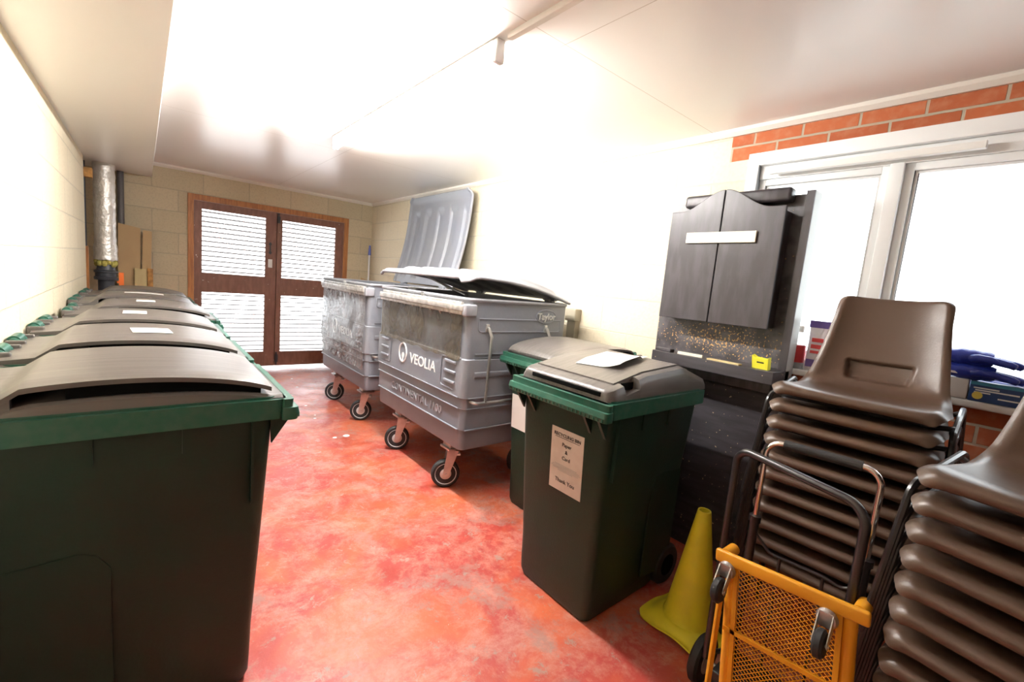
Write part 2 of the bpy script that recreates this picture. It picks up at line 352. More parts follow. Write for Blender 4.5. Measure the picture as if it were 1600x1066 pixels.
struct('wall_right_brick',M().box(XR,XR+.25,YF,1.218,2.09,ZC).box(XR,XR+.25,WY1,1.218,2.072,2.09).box(XR,XR+.25,YF,WY1,0,WZ0-.03).box(XR,XR+.25,YF,WY0,WZ0-.03,2.09),'brickwork')
struct('trim_1',M().prism([(XR,ZC),(XR,ZC-.034),(XR-.012,ZC-.034),(XR-.028,ZC-.016),(XR-.03,ZC)],YF,YB),'trim_paint',smooth=30)
struct('trim_2',M().prism([(YB,ZC),(YB,ZC-.034),(YB-.012,ZC-.034),(YB-.028,ZC-.016),(YB-.03,ZC)],.085,XR,ax='x'),'trim_paint',smooth=30)
# door frame and leaves
fr=M().box(DX0,DX0+.056,YB-.012,YB+.1,0,DZ,b=.003).box(DX1-.056,DX1,YB-.012,YB+.1,0,DZ,b=.003).box(DX0,DX1,YB-.011,YB+.1,DZ-.062,DZ,b=.003)
struct('trim_3',fr,'frame_timber')
def leaf(name,x0,x1,px0,px1):
    r=bpy.data.objects.new(name,None); COL.objects.link(r); r['kind']='structure'
    y0,y1=YB+.008,YB+.05
    m=M().box(x0,px0,y0,y1,.045,1.92,b=.002).box(px1,x1,y0,y1,.045,1.92,b=.002)
    for a,b in ((.045,.224),(.926,1.144),(1.84,1.92)): m.box(px0,px1,y0+.002,y1-.001,a,b)
    obj('door_rails',m,'door_brown',r,0)
    if name=='door_1': obj('cover_strip',M().box(x1-.02,x1+.03,YB+.05,YB+.06,.045,1.92),'door_brown',r,0)
    for a,b in ((.224,.926),(1.144,1.84)):
        s=M(); n=13; p=(b-a)/n
        for i in range(n):
            z=a+p*(i+.5); mx=Matrix.Translation((0,YB+.03,z))@Matrix.Rotation(R(-14 if a>1 else 8),4,'X')
            s.box(px0,px1,-.018,.018,-.004,.004,mx)
        obj('louvre_panel',s,'slat_paint',r,0)
    return r
d1=leaf('door_1',.443,1.258,.512,1.14); d2=leaf('door_2',1.264,2.052,1.322,1.952)
h=M().cyl((1.19,YB+.0,1.56),(1.19,YB+.0,1.42),.007).cyl((1.19,YB-.005,1.54),(1.19,YB+.01,1.54),.016).cyl((1.19,YB-.005,1.44),(1.19,YB+.01,1.44),.016)
obj('pull_handle',h,'black_iron',d1)
obj('lock_plate',M().box(1.17,1.215,YB+.0,YB+.009,1.26,1.36,b=.002),'steel_white',d1)
obj('top_bolt',M().cyl((1.275,YB-.002,1.80),(1.275,YB-.002,1.915),.008).box(1.262,1.295,YB+.0,YB+.009,1.80,1.88),'black_iron',d2)
obj('bottom_bolt',M().cyl((1.28,YB-.002,.06),(1.28,YB-.002,.22),.008).box(1.266,1.30,YB,YB+.009,.09,.19),'black_iron',d2)
struct('ground_outside',M().box(-3,6,YB+.14,12,-.1,-.02).box(XR+.25,7,-4,YB+.14,-.1,-.02),'concrete_out')

# window in the right wall
W=bpy.data.objects.new('window_1',None); COL.objects.link(W); W['kind']='structure'
m=M(); X0,X1=XR-.03,XR+.09
m.box(X0,X1,WY1-.055,WY1,WZ0,WZ1,b=.003).box(X0,X1,WY0,WY0+.055,WZ0,WZ1,b=.003).box(X0,X1,WY0+.055,WY1-.055,WZ1-.062,WZ1,b=.003).box(X0+.002,X1,WY0+.055,WY1-.055,WZ0,WZ0+.045,b=.003)
m.box(X0+.030,X1-.004,WY0+.055,WY1-.055,WZ1-.128,WZ1-.062,b=.002)
for c in (.50,-.06): m.box(X0+.012,X1-.006,c-.024,c+.024,WZ0+.045,WZ1-.128,b=.002)
obj('window_frame',m,'upvc',W,30)
edges=[(.524,1.051),(-.036,.476),(-.565,-.084)]
for a,b in edges:
    s=M(); x0,x1=XR+.01,XR+.06; t=.030; zb,zt=WZ0+.045,WZ1-.128
    def ring4(xa,xb,a,b,zb,zt,t):
        s.box(xa,xb,a,a+t,zb,zt,b=.002).box(xa,xb,b-t,b,zb,zt,b=.002).box(xa,xb,a+t,b-t,zb,zb+t,b=.002).box(xa,xb,a+t,b-t,zt-t,zt,b=.002)
    ring4(x0,x1,a,b,zb,zt,t); ring4(x0+.014,x1-.008,a+t,b-t,zb+t,zt-t,.011)
    sa=obj('window_sash',s,'upvc',W,30)
    obj('pane',M().box(XR+.03,XR+.034,a+t,b-t,zb+t,zt-t),'glass',sa,0)
obj('window_sill',M().box(XR-.075,XR+.02,WY0-.02,WY1+.02,WZ0-.03,WZ0,b=.008),'upvc',W,30)
tag(obj('blind_rail',M().box(XR-.052,XR-.026,.245,.99,1.972,2.0,b=.003),'white_paint',smooth=0) ,'white metal blind rail fixed along the top of the window frame','rail')

# ------------------------------------------------------------------ light fitting + conduit
LX=1.055
lt=thing('strip_light','long lit fluorescent strip light fixed to the white ceiling','light',(LX,2.43,ZC))
obj('lamp_housing',M().box(-.022,.022,-.93,.93,-.030,0,b=.004),'white_paint',lt)
obj('end_cap',M().box(-.020,.020,-.955,-.93,-.085,0,b=.004),'white_paint',lt); obj('end_cap',M().box(-.020,.020,.93,.955,-.085,0,b=.004),'white_paint',lt)
obj('tube',M().cyl((0,-.93,-.070),(0,.93,-.070),.013,16),'tube_light',lt)
tag(obj('conduit',M().box(LX-.012,LX+.012,-1.39,1.425,ZC-.022,ZC,b=.003),'trim_paint'),'slim cream conduit running along the ceiling into the strip light','conduit')

# ------------------------------------------------------------------ green wheelie bins  (front = +x, near/left side = +y)
def bin_body_rings(zt=.93):
    T=[(.004,(-.20,.262,.196)),(.03,(-.215,.268,.208)),(.08,(-.235,.270,.211)),(.2,(-.25,.274,.213)),(.5,(-.285,.292,.227)),(.80,(-.315,.31,.238)),(.885,(-.322,.314,.242))]
    return [rrect(a,b,-w_,w_,z,.035,4) for z,(a,b,w_) in T]
def make_bin(name,label,style,stickers,loc,rz,group):
    t=thing(name,label,'wheelie bin',loc,rz,group)
    m=M(); m.rings(bin_body_rings())
    for s in (1,-1):   # moulded ribs below the rim on the sides and the low raised panel
        for x in (-.08,.10): m.box(x-.004,x+.004,s*.233,s*.247,.80,.885)
        m.box(.255,.262,s*.23,s*.25,.62,.885)
        m.prism([(-.262,.09),(-.235,.09),(-.05,.11),(-.05,.52),(-.075,.56),(-.11,.575),(-.27,.565)],s*.225,s*.2315)
        # gussets under the front lip
        m.prism([(.305,.885),(.372,.885),(.31,.79)],s*.155-.006,s*.155+.006)
        m.prism([(.305,.885),(.372,.885),(.31,.79)],s*.225-.006,s*.225+.006)
    obj('body',m,'bin_green',t,30)
    m=M()
    m.rings([rrect(-.345,.345,-.262,.262,z,.03,4) for z in (.872,.93)])
    m.rings([rrect(-.325,.325,-.25,.25,z,.03,4) for z in (.925,.937)])
    m.rings([rrect(.33,.372,-.27,.27,.868,.012,3),rrect(.33,.378,-.272,.272,.885,.012,3),rrect(.33,.374,-.27,.27,.905,.012,3)])
    m.rings([rrect(.33,.36,-.266,.266,.90,.012,3),rrect(.33,.362,-.266,.266,.93,.012,3)])
    for k in range(26): y=-.255+k*.0204; m.box(.372,.3785,y-.003,y+.003,.872,.884)
    obj('rim',m,'bin_green_rim',t,30)
    # lid
    m=M(); g=M()
    H_={'arc':.068,'flat':.10,'ajar':.075}[style]
    def top(x):   # x -.35..+.33
        if style=='flat': return interp([(-.35,.05),(-.24,.085),(-.16,H_+.01),(.10,H_-.008),(.30,H_-.05),(.34,H_-.066)],x)
        k=(x+.01)/.345; return .018+H_*max(0,1-k*k)**.62 if x>-.19 else interp([(-.35,.022),(-.245,.032),(-.19,.018+H_*(1-(.18/.345)**2)**.62)],x)
    xs=[-.345+i*(.68/28) for i in range(29)]
    def arcslab(mb,x0,x1,y0,y1,zoff,th,crown=.0,edge=.012,nx=28,ny=12):
        rs=[]
        for i in range(nx+1):
            x=x0+(x1-x0)*i/nx; zt=.93+top(x)+zoff
            up=[];dn=[]
            for j in range(ny+1):
                y=y0+(y1-y0)*j/ny; u=abs(2*j/ny-1); dz=-crown*u**4-edge*max(0,(u-.88)/.12)**2
                up.append(V(x,y,zt+dz)); dn.append(V(x,y,zt-th+dz*.5))
            rs.append(up+dn[::-1])
        mb.rings(rs)
    # lower skirt following the arc
    rs=[]
    for x in (xs if style!='flat' else []):
        zt=.93+max(.010,top(x)*.60-.014)
        rs.append([V(x,-.25,.932),V(x,-.247,zt-.006),V(x,-.238,zt),V(x,.238,zt),V(x,.247,zt-.006),V(x,.25,.932)])
    if rs: m.rings(rs)
    if style=='flat':
        xs2=[-.345,-.335]+[-.32+i*.02 for i in range(24)]+[.150,.156,.158,.20,.242,.244,.25,.27,.285,.300,.312,.322,.328,.330]
        rs=[]
        for x in sorted(xs2):
            e=max(0,(x-.285)/.045); drop=(1-math.sqrt(max(0,1-e*e)))*.022; zt=.93+top(min(x,.30))-drop
            wi=.0-.02*max(0,(x-.29)/.04)**2; sh=.030; n=1 if .157<x<.243 else 0
            si=.032 if n else .0; sd=.034 if n else .0
            half=[(.250+wi,.932),(.247+wi,zt-sh-sd*.3),(.243+wi-si,zt-sh-sd*.4 if n else zt-.022),(.234+wi-si,zt-.006),(.215+wi-si*.6,zt)]
            rs.append([V(x,-a,b) for a,b in half]+[V(x,a,b) for a,b in half[::-1]])
        m.rings(rs)
        arcslab(m,-.25,.270,-.205,.205,.006,.012,edge=0)
    else:
        x1={'arc':.305,'ajar':.335}[style]
        arcslab(m,-.338,x1,-.243,.243,0,.015,edge=.006,nx=48)
        g2=M()
        for s in (1,-1):   # solid cheek behind and in front of the slot
            rs=[]
            for i in range(9):
                x=-.33+i*(.125/8) ; z=max(.955,.93+top(x)); rs.append([V(x,s*.22,.935),V(x,s*.22,z-.008),V(x,s*.240,z-.010),V(x,s*.243,.935)])
            m.rings(rs)
    lid=obj('lid',m,'bin_lid',t,30)
    g=M(); rs=[]
    for i in range(25):
        x=-.12+i*(.40/24); z=.93+top(x); rs.append([V(x,-.228,z-.05),V(x,-.228,z-.008),V(x,.228,z-.008),V(x,.228,z-.05)])
    if style=='flat':
        g=M().box(.300,.3335,-.17,.20,.93+.016,.93+.033,b=.003)
        for s in (1,-1): g.box(.162,.238,s*.214,s*.2165,.93+top(.2)-.036,.93+top(.2)-.008)
    else: g.rings(rs)
    obj('lid_slot_shade',g,'shade_hub_black',lid,30)  # solid black pieces, the dark of the slot is put into their colour
    # lid hinge arms + grips at the back
    for y in (-.20,-.045,.045,.20): obj('hinge_arm',M().box(-.352,-.30,y-.010,y+.010,.935,.968,b=.005),'bin_lid',lid,30)
    for y in (-.12,.12):
        m=M().tube(fillet([(-.325,y-.050,.925),(-.325,y-.050,.958),(-.336,y-.050,.962),(-.336,y+.050,.962),(-.325,y+.050,.958),(-.325,y+.050,.925)],.012),.011)
        m.cyl((-.336,y-.045,.962),(-.336,y+.045,.962),.018)
        obj('grip',m,'grip_green',t)
    for s in (1,-1):
        m=M().lathe([(.03,-.025),(.085,-.025),(.097,-.012),(.097,.012),(.085,.025),(.03,.025)],(-.258,s*.213,.098),28,'y'); wl=obj('wheel',m,'rubber',t)
        obj('hub',M().lathe([(.012,-.027),(.05,-.0268),(.05,.0268),(.012,.027)],(-.258,s*.213,.098),20,'y'),'shade_hub_black',wl)
    obj('axle',M().cyl((-.258,-.23,.098),(-.258,.23,.098),.011),'galv',t)
    for nm,(xc,yc,w_,d_,rot,mt) in stickers:
        c,s_=math.cos(rot),math.sin(rot)
        def P(u,v,xc=xc,yc=yc,w_=w_,d_=d_,c=c,s_=s_):
            a=(u-.5)*d_; b=(v-.5)*w_; x=xc+a*c-b*s_; y=yc+a*s_+b*c
            z=.93+top(x)+.0035+(.006 if style=='flat' else 0)
            if nm=='paper_sheet': z+=.022*max(0,v-.62)**1.5*4*(1 if u>.2 else .4)
            return V(x,y,z)
        obj(nm,M().grid(P,10,8),mt,lid,60,sol=.0012)
    return t
LGRP='green wheelie bins lined up against the left wall'
st=[('sticker',(.05,.0,.11,.10,0,'paper'))]
B=[(1.64,'arc',[],0,'large dark green wheelie bin nearest the camera, its plain side cut off by the photo'),
   (2.25,'arc',[('sticker',(.045,-.04,.13,.12,.08,'paper'))],0,'green wheelie bin second in the left row, wide white sticker on its grey lid'),
   (2.88,'arc',[('sticker',(-.01,-.02,.13,.09,0,'paper'))],0,'green wheelie bin third in the left row, small white sticker high on its lid'),
   (3.56,'arc',[('sticker',(.0,-.02,.13,.09,0,'paper'))],.0,'green wheelie bin fourth in the left row, its green front lip poking out'),
   (4.22,'arc',[('sticker',(.03,.0,.10,.22,0,'paper'))],.0,'green wheelie bin fifth in the left row, long pale strip across its lid'),
   (4.90,'arc',[],.0,'green wheelie bin farthest along the left wall, beside the foil covered duct')]
for i,(y,stl,stk,rz,lab) in enumerate(B):
    make_bin('wheelie_bin',lab,stl,stk,(-.02+(.035 if i==3 else 0),y,0),rz,LGRP)
# right-hand pair
g=make_bin('wheelie_bin','green wheelie bin with a RECYCLING BIN paper sign on its front','flat',[('paper_sheet',(.02,.0,.20,.285,R(12),'paper'))],(1.605,1.19,0),PI,'green wheelie bins on the right')
# sign on the front face: local plane tilted with the body
def front_x(z): return interp([(.03,.265),(.08,.268),(.2,.274),(.5,.292),(.80,.31),(.885,.314)],z)
def sign(t,zb,zt,yc,w_,mt='old_paper'):
    def P(u,v): z=zb+(zt-zb)*v; return V(front_x(z)+.002,yc+(u-.5)*w_,z)
    s=obj('paper_sign',M().grid(P,2,8),mt,t,60,sol=.0008)
    return s
s=sign(g,.50,.765,.045,.175)
def sx(z): return front_x(z)+.0035
tilt=V(.06,0,1)
for txt,z,size,xsc in (('RECYCLING BIN',.738,.020,1),('Paper',.700,.022,1),('&',.672,.022,1),('Card',.644,.022,1),('Thank You',.545,.024,1)):
    textobj('lettering',txt,size,frame((sx(z),.045,z),(0,1,0),tilt),'black_print',s,ext=.0006)
for k,(z,hw) in enumerate(((.7265,.066),(.612,.06),(.606,.075),(.600,.08),(.594,.07),(.588,.04))):
    obj('rule' if k==0 else 'small_print',M().box(sx(z)-.001,sx(z),.045-hw,.045+hw,z-.0008,z+.0006),'black_print' if k==0 else 'edge_grey',s,0)
g2=make_bin('wheelie_bin','bright green wheelie bin with a plain white paper, behind the RECYCLING BIN one','ajar',[],(1.985,1.745,0),PI,'green wheelie bins on the right')
sign(g2,.48,.685,-.135,.135,'paper')
lidg=[c for c in kids(g2) if c.name.startswith('lid')][0]
for k,(w_,) in enumerate(((.07,),(.10,),(.09,))):
    obj('printed_line',M().box(.16-k*.022,.168-k*.022,.06-w_/2,.06+w_/2,1.004+k*.003,1.0075+k*.003),'white_print',lidg,0)

# ------------------------------------------------------------------ big grey four wheeled containers (front = +x)
# local x: rear -.40 .. front +.40 ; y +-.60 ; centre placed at world x
def cont_sec(z):
    e=0
    T=[(.325,.020),(.345,.015),(.448,.013),(.452,.006),(.575,.006),(.58,.001),(.64,.0),(.646,-.008),(.87,-.006),(.876,.002),(1.10,.0),(1.13,0)]
    e=interp(T,z); return e
def make_container(label,world,lid_angle,kind,L_=.82,hz=1.25):
    t=thing('waste_container',label,'waste container',world,PI,'grey four-wheeled waste containers')
    HX,HY=.395,.605
    m=M(); zs=[.325,.345,.448,.452,.575,.58,.64,.646,.72,.80,.87,.876,1.0,1.10,1.13,1.215]
    outer=[rrect(-HX+cont_sec(z)*.6,HX-cont_sec(z),-HY+cont_sec(z),HY-cont_sec(z),z,.035,5) for z in zs]
    inner=[rrect(-HX+.02,HX-.02,-HY+.02,HY-.02,1.215,.035,5),rrect(-HX+.03,HX-.05,-HY+.05,HY-.05,.40,.035,5)]
    m.rings(outer+inner)
    # moulded frames with steps on front and side
    for s in (1,-1):
        m.tube(fillet([(HX+.007,s*.36,.70),(HX+.007,s*.36,.86),(HX+.007,s*.50,.86)],.02),.0045,6)
        m.tube(fillet([(HX+.007,s*.36,.86),(HX+.007,s*.36,.68),(HX+.007,s*.50,.68)],.02),.0045,6)
        for z in (.71,.77,.83): m.box(HX-.02,HX+.018,s*.40,s*.52,z,z+.018,b=.005)
        # side relief frame
        m.tube(fillet([(HX-.07,s*HY,1.11),(-HX+.06,s*HY,1.11)],.02),.0045,6)
        m.tube(fillet([(HX-.07,s*(HY),1.11),(HX-.07,s*HY,1.035),(-HX+.06,s*HY,1.035),(-HX+.06,s*HY,1.11)],.02),.004,6)
        for z0,z1 in ((.90,.905),(.88,.884)): m.box(-HX+.05,HX-.06,s*(HY-.01),s*(HY+.004),z0,z1)
        m.box(.02,HX-.06,s*(HY-.012),s*(HY+.012),.765,.80,b=.006); m.box(-.33,-.02,s*(HY-.012),s*(HY+.012),.765,.80,b=.006)
        for z in (.645,.578,.45): m.box(-HX+.03,HX-.03,s*(HY-.03),s*(HY+(.012 if z>.6 else .004)),z-.004,z+.004,b=.002)
    for z,e in ((.646,.014),(.58,.008),(.452,.004),(.874,.008)): m.box(HX-.03,HX+e,-HY+.04,HY-.04,z-.004,z+.004,b=.002)
    obj('tub',m,'cont_grey',t,30)
    obj('belly_tray',M().rings([rrect(-.28,.22,-.30,.30,.235,.04,4),rrect(-.32,.27,-.52,.52,.33,.04,4)]),'cont_lid',t,30)
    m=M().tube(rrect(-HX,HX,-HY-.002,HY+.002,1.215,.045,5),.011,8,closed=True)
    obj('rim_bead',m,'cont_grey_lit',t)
    m=M().box(HX-.005,HX+.038,-HY+.06,HY-.015,1.145,1.182,b=.006).box(HX-.005,HX+.022,-HY+.08,HY-.06,1.182,1.198,b=.004).box(HX-.005,HX+.028,-HY+.06,HY-.04,1.125,1.146,b=.004)
    for k in range(8): y=-.42+k*.12; m.prism([(HX-.004,1.128),(HX+.02,1.128),(HX-.004,1.10)],y-.006,y+.006)
    obj('lifting_rail',m,'rail_alu',t,30,label='scuffed metal lifting rail')
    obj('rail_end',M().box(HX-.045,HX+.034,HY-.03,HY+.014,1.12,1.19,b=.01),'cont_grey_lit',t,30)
    obj('latch',M().cyl((HX+.0,.08,1.215),(HX+.025,.08,1.215),.010).box(HX-.005,HX+.02,.065,.095,1.195,1.212,b=.003),'galv',t)
    for s in (1,-1):     # trunnion handles
        yo=s*(HY+.042); m=M()
        for x in (.265,-.20):
            m.tube(fillet([(x,s*(HY-.003),1.06),(x,s*(HY+.02),1.06),(x-.008,yo,1.01),(x-.0,yo,.625)],.015),.0085,8)
            m.box(x-.012,x+.012,s*(HY-.005),s*(HY+.012),1.035,1.08,b=.003)
        m.tube(fillet([(.345,s*(HY-.012),.625),(.33,yo,.622),(-.28,yo,.622),(-.30,s*(HY-.012),.625)],.02),.009,8)
        obj('handle_frame',m,'galv',t)
    # feet casters
    for x in (.29,-.29):
        for y in (.38,-.33):
            m=M().box(x-.06,x+.06,y-.055,y+.055,.262,.276,b=.002).cyl((x,y,.24),(x,y,.264),.035,18).box(x-.045,x+.045,y-.045,y+.045,.274,.328,b=.004)
            c=obj('caster',m,'galv',t,30)
            cx,cz=x+.035,.092; ang=R(-25 if x>0 else 10); mx=Matrix.Translation((x,y,0))@Matrix.Rotation(ang,4,'Z')@Matrix.Translation((-x,-y,0))
            m=M()
            for s in (1,-1):
                m.prism([(x-.035,.246),(x+.035,.246),(cx+.02,cz-.005),(cx-.005,cz-.02),(cx-.02,cz)],y+s*.030-.0025,y+s*.030+.0025,mx=mx)
            m.box(x-.035,x+.035,y-.0325,y+.0325,.238,.248,mx=mx)
            m.cyl((cx,y-.04,cz),(cx,y+.04,cz),.009,mx=mx); obj('fork',m,'galv',c,30)
            obj('tyre',M().lathe([(.060,-.020),(.082,-.022),(.091,-.012),(.091,.012),(.082,.022),(.060,.020)],(cx,y,cz),30,'y',mx=mx),'rubber',c)
            obj('hub',M().lathe([(.015,-.026),(.03,-.022),(.055,-.014),(.069,-.0235),(.069,.0235),(.055,.014),(.03,.022),(.015,.026)],(cx,y,cz),24,'y',mx=mx),'hub_grey',c)
            if x>0: obj('brake_pedal',M().box(x-.05,x+.015,y-.025,y+.025,.214,.228,Matrix.Translation((0,0,0))@mx,b=.003),'steel_white',c)
    # lettering
    xf=HX-.001
    if kind!='lettering_off':
        textobj('operator_logo','VEOLIA',.094,frame((xf+.0085,.115,.765),(0,1,0),(0,0,1)),'white_print',t,ext=.001,align='CENTER',bold=.0014,xs=1.12)
        m=M(); c=V(xf+.009,-.165,.785)
        pts=[c+V(0,.055*math.cos(a),.066*math.sin(a)) for a in [2*PI*i/30 for i in range(30)]]
        m.tube(pts,.006,6,closed=True); m.lathe([(.0,0),(.02,.0),(.02,.0018),(0,.0018)],(xf+.007,-.165,.765),20,'x'); m.prism([(-.173,.75),(-.157,.75),(-.157,.722),(-.173,.722)],xf+.006,xf+.009,'x')
        obj('logo_ring',m,'white_print',t)
        textobj('embossed_lettering','CONTINENTAL 1100',.075,frame((HX-.004,.02,.514),(0,1,0),(-.0,0,1)),'cont_grey_lit',t,ext=.005,xs=1.02,spacing=1.02)
    m=M(); pts=[V(-.20+.085*math.cos(a),HY+.002,1.135+.042*math.sin(a)) for a in [2*PI*i/36 for i in range(36)]]
    m.tube(pts,.005,6,closed=True); m.rings([[V(p.x,HY-.002,p.z) for p in pts],[V(p.x,HY+.003,p.z) for p in pts]])
    badge=obj('oval_badge',m,'cont_grey',t)
    textobj('badge_lettering','Taylor',.060,frame((-.20,HY+.005,1.133),(-1,0,0),(0,0,1)),'hub_grey',badge,ext=.003,bold=.001)
    # film over the front
    def F(u,v,z0=.86 if kind=='dirty' else .50,z1=1.125,y0=-.55,y1=.555 if kind=='dirty' else .57):
        z=z0+(z1-z0)*v; y=y0+(y1-y0)*u
        n=noise.noise(V(y*6,z*5,2.2))
        zz=z+ (.02*noise.noise(V(y*9,7,1)) if v==0 else 0)
        return V(HX-cont_sec(z)+(.010 if kind=='dirty' else .012)+.004*n,y,zz)
    obj('plastic_film',M().grid(F,44,24),'dirty_film' if kind=='dirty' else 'clear_film',t,80)
    # lid : profile along length L from hinge, hinge at (-HX, 1.225)
    def lidpt(s,y,off,a=lid_angle):
        # s distance from hinge, off thickness offset; slight dome
        d=.045*math.sin(PI*min(1,s/L_))*(1-(y/HY)**2*.25)+off
        d-= .028*smoothstep((s-(L_-.06))/.06)
        ca,sa=math.cos(a),math.sin(a)
        return V(-HX+s*ca-d*sa, y, hz+s*sa+d*ca)
    W2=HY+.015
    def lid_surface(off,corr):
        def f(u,v):
            s=L_*v; k=1.0
            r=.07; ds=L_-s
            wmax=W2-(r-math.sqrt(max(0,r*r-(r-ds)**2)) if ds<r else 0)
            y=(2*u-1)*wmax
            rim=max(abs(2*u-1)-.955,0)/.045; drop=-.022*rim
            ridge=corr*(smoothstep(math.sin(y*2*PI/.25+.6)*2.2+.5)) * (smoothstep((s-.06)/.05)*smoothstep((L_-.13-s)/.05))*(smoothstep((.94-abs(2*u-1))/.05))
            return lidpt(s,y,off+drop+ridge)
        return f
    m=M(); nu,nv=90,36
    up=lid_surface(.0,.026)
    m.grid(up,nu,nv)
    lid=obj('lid',m,'cont_lid',t,50,sol=.012)
    bd=[up(0,v/nv) for v in range(nv+1)]+[up(u/nu,1) for u in range(nu+1)]+[up(1,1-v/nv) for v in range(nv+1)]
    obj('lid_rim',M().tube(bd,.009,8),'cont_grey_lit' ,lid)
    for y in (-.42,.42): obj('hinge',M().cyl((-HX-.005,y-.06,hz-.004),(-HX-.005,y+.06,hz-.004),.016).box(-HX-.03,-HX+.02,y-.03,y+.03,1.18,hz-.004,b=.004),'cont_grey',t)
    return t,lid,lidpt,L_
# near one (lid ajar) and the far one (lid thrown back on the wall)
# world x = cx - local x
CX=1.80
tA,lidA,lpA,LA=make_container('nearer grey four-wheeled waste container, domed lid ajar, brown dirty film across its front',(CX,2.665,0),R(8),'dirty')
for (s0,s1,y0,y1,mm) in ((.30,.345,.30,.52,'yellow_label'),(.355,.375,.22,.46,'yellow_label')):
    obj('warning_label',M().grid(lambda u,v,s0=s0,s1=s1,y0=y0,y1=y1:lpA(s0+(s1-s0)*v,y0+(y1-y0)*u,.021),6,3),mm,lidA,0,sol=.001)
obj('lid_strut',M().tube([lpA(.62,-.38,-.012),V(.10,-.05,1.25),V(.16,.20,1.225)],.008),'galv',lidA)
obj('lid_bracket',M().box(.20,.27,-.42,-.30,1.20,1.235,b=.006),'cont_grey_lit',tA)
tB,lidB,lpB,LB=make_container('grey four-wheeled waste container wrapped in shiny film, lid thrown open on the wall',(CX+.01,4.14,0),R(100),'film',L_=.93,hz=1.24)

# ------------------------------------------------------------------ stacking chairs (front = +x)
def chair_mesh():
    prof=[(.206,-.031),(.216,-.025),(.218,-.011),(.205,-.001),(.17,.001),(.09,-.009),(.0,-.016),(-.08,-.014),(-.13,-.002),(-.165,.022),(-.19,.06),(-.212,.115),(-.232,.18),(-.25,.25),(-.262,.305),(-.268,.325),(-.278,.332),(-.286,.322)]
    P=[V(a,0,b) for a,b in prof]; cum=[0]
    for a,b in zip(P,P[1:]): cum.append(cum[-1]+(b-a).length)
    Lt=cum[-1]
    def pc(t):
        d=t*Lt
        for i in range(len(P)-1):
            if d<=cum[i+1]+1e-9:
                k=(d-cum[i])/(cum[i+1]-cum[i]); p0=P[max(i-1,0)];p1=P[i];p2=P[i+1];p3=P[min(i+2,len(P)-1)]
                k2,k3=k*k,k*k*k
                return .5*((2*p1)+(-p0+p2)*k+(2*p0-5*p1+4*p2-p3)*k2+(-p0+3*p1-3*p2+p3)*k3)
        return P[-1].copy()
    def hw(d):
        w_=interp([(0,.226),(.10,.232),(.22,.232),(.33,.222),(.42,.205),(.55,.186),(.66,.172),(Lt,.166)],d)
        r=.08
        if d<r: w_-= r-math.sqrt(max(0,r*r-(r-d)**2))
        r=.05; e=Lt-d
        if e<r: w_-= r-math.sqrt(max(0,r*r-(r-e)**2))
        return w_
    nu,nv=64,110
    dr0,dr1=.425,.500
    def f(u,v):
        d=v*Lt; p=pc(v); q=pc(min(1,v+.004))-pc(max(0,v-.004)); q.normalize(); nrm=V(-q.z,0,q.x)
        if nrm.z<0 and p.x>-.1: nrm=-nrm
        s=2*u-1; y=hw(d)*math.sin(s*PI/2)*.35+hw(d)*s*.65
        a=abs(s); back=smoothstep((d-.30)/.15)
        up=V(1,0,.25).normalized()*back+V(0,0,1)*(1-back)
        dish=(.014*(1-back)*a**2.5+.052*back*a**2.2)*smoothstep(d/.10)*(1-.3*smoothstep((d-Lt+.1)/.1))
        roll=-.023*max(0,(a-.80)/.20)**1.7*smoothstep(d/.03)
        p=p+up*(dish+roll)
        # moulded hand slot pressed into the lower back
        sc=.088+.010*(d-dr0)/(dr1-dr0)
        k=smoothstep((d-dr0+.006)/.010)*smoothstep((dr1+.006-d)/.010)*smoothstep((sc+.006-abs(y))/.012)
        p=p-V(1,0,.2).normalized()*.024*k
        return V(p.x,y,p.z)
    # finer grid near slot: warp parameters
    return M().grid(f,nu,nv)
CH_Z=.44
def make_chair(label,loc,rz,group):
    t=thing('stacking_chair',label,'chair',loc,rz,group)
    obj('seat_shell',M().add([p+V(0,0,CH_Z) for p in SHELL.v],SHELL.f),'chair_brown',t,60,sol=.005)
    for s in (1,-1):
        yt=.243; zt=CH_Z-.012
        fx,rx=.175,-.225   # feet
        m=M().tube(fillet([(fx,s*(yt+.028),0.004),(.150,s*yt,zt-.045),(-.135,s*yt,zt+.008),(rx,s*(yt+.028),0.004)],.04,7),.0085,8)
        obj('side_frame',m,'black_tube',t)
    m=M().tube([(.10,-.243,CH_Z-.045),(.10,-.2,CH_Z-.052),(.10,.2,CH_Z-.052),(.10,.243,CH_Z-.045)],.008,8); obj('cross_bar',m,'black_tube',t)
    m=M().tube([(-.10,-.243,CH_Z-.02),(-.10,-.2,CH_Z-.046),(-.10,.2,CH_Z-.046),(-.10,.243,CH_Z-.02)],.008,8); obj('cross_bar',m,'black_tube',t)
    return t
SHELL=chair_mesh()
ORD=['bottom','second lowest','third lowest','fourth lowest','fifth lowest','sixth','fifth from the top','fourth from the top','third from the top','second from the top','topmost']
proto=None
def stack(cx,cy,rz,n,pitch,lean,where,names,group):
    global proto
    for k in range(n):
        loc=(cx-lean[0]*(n-1-k),cy-lean[1]*(n-1-k),pitch*k); lab=f'brown moulded plastic stacking chair, {names[k]} in the stack {where}'
        if proto is None: proto=make_chair(lab,loc,rz,group)
        else: dup(proto,loc,rz,lab,group)
NM=['bottom one','second from the bottom','third from the bottom','fourth from the bottom','fifth from the bottom','middle one','fifth from the top','fourth from the top','third from the top','second from the top','top one']
stack(1.925,.373,PI+R(2),11,.0621,(0,0),'below the window',NM,'brown stacking chairs below the window')
NM2=NM[:5]+NM[6:]
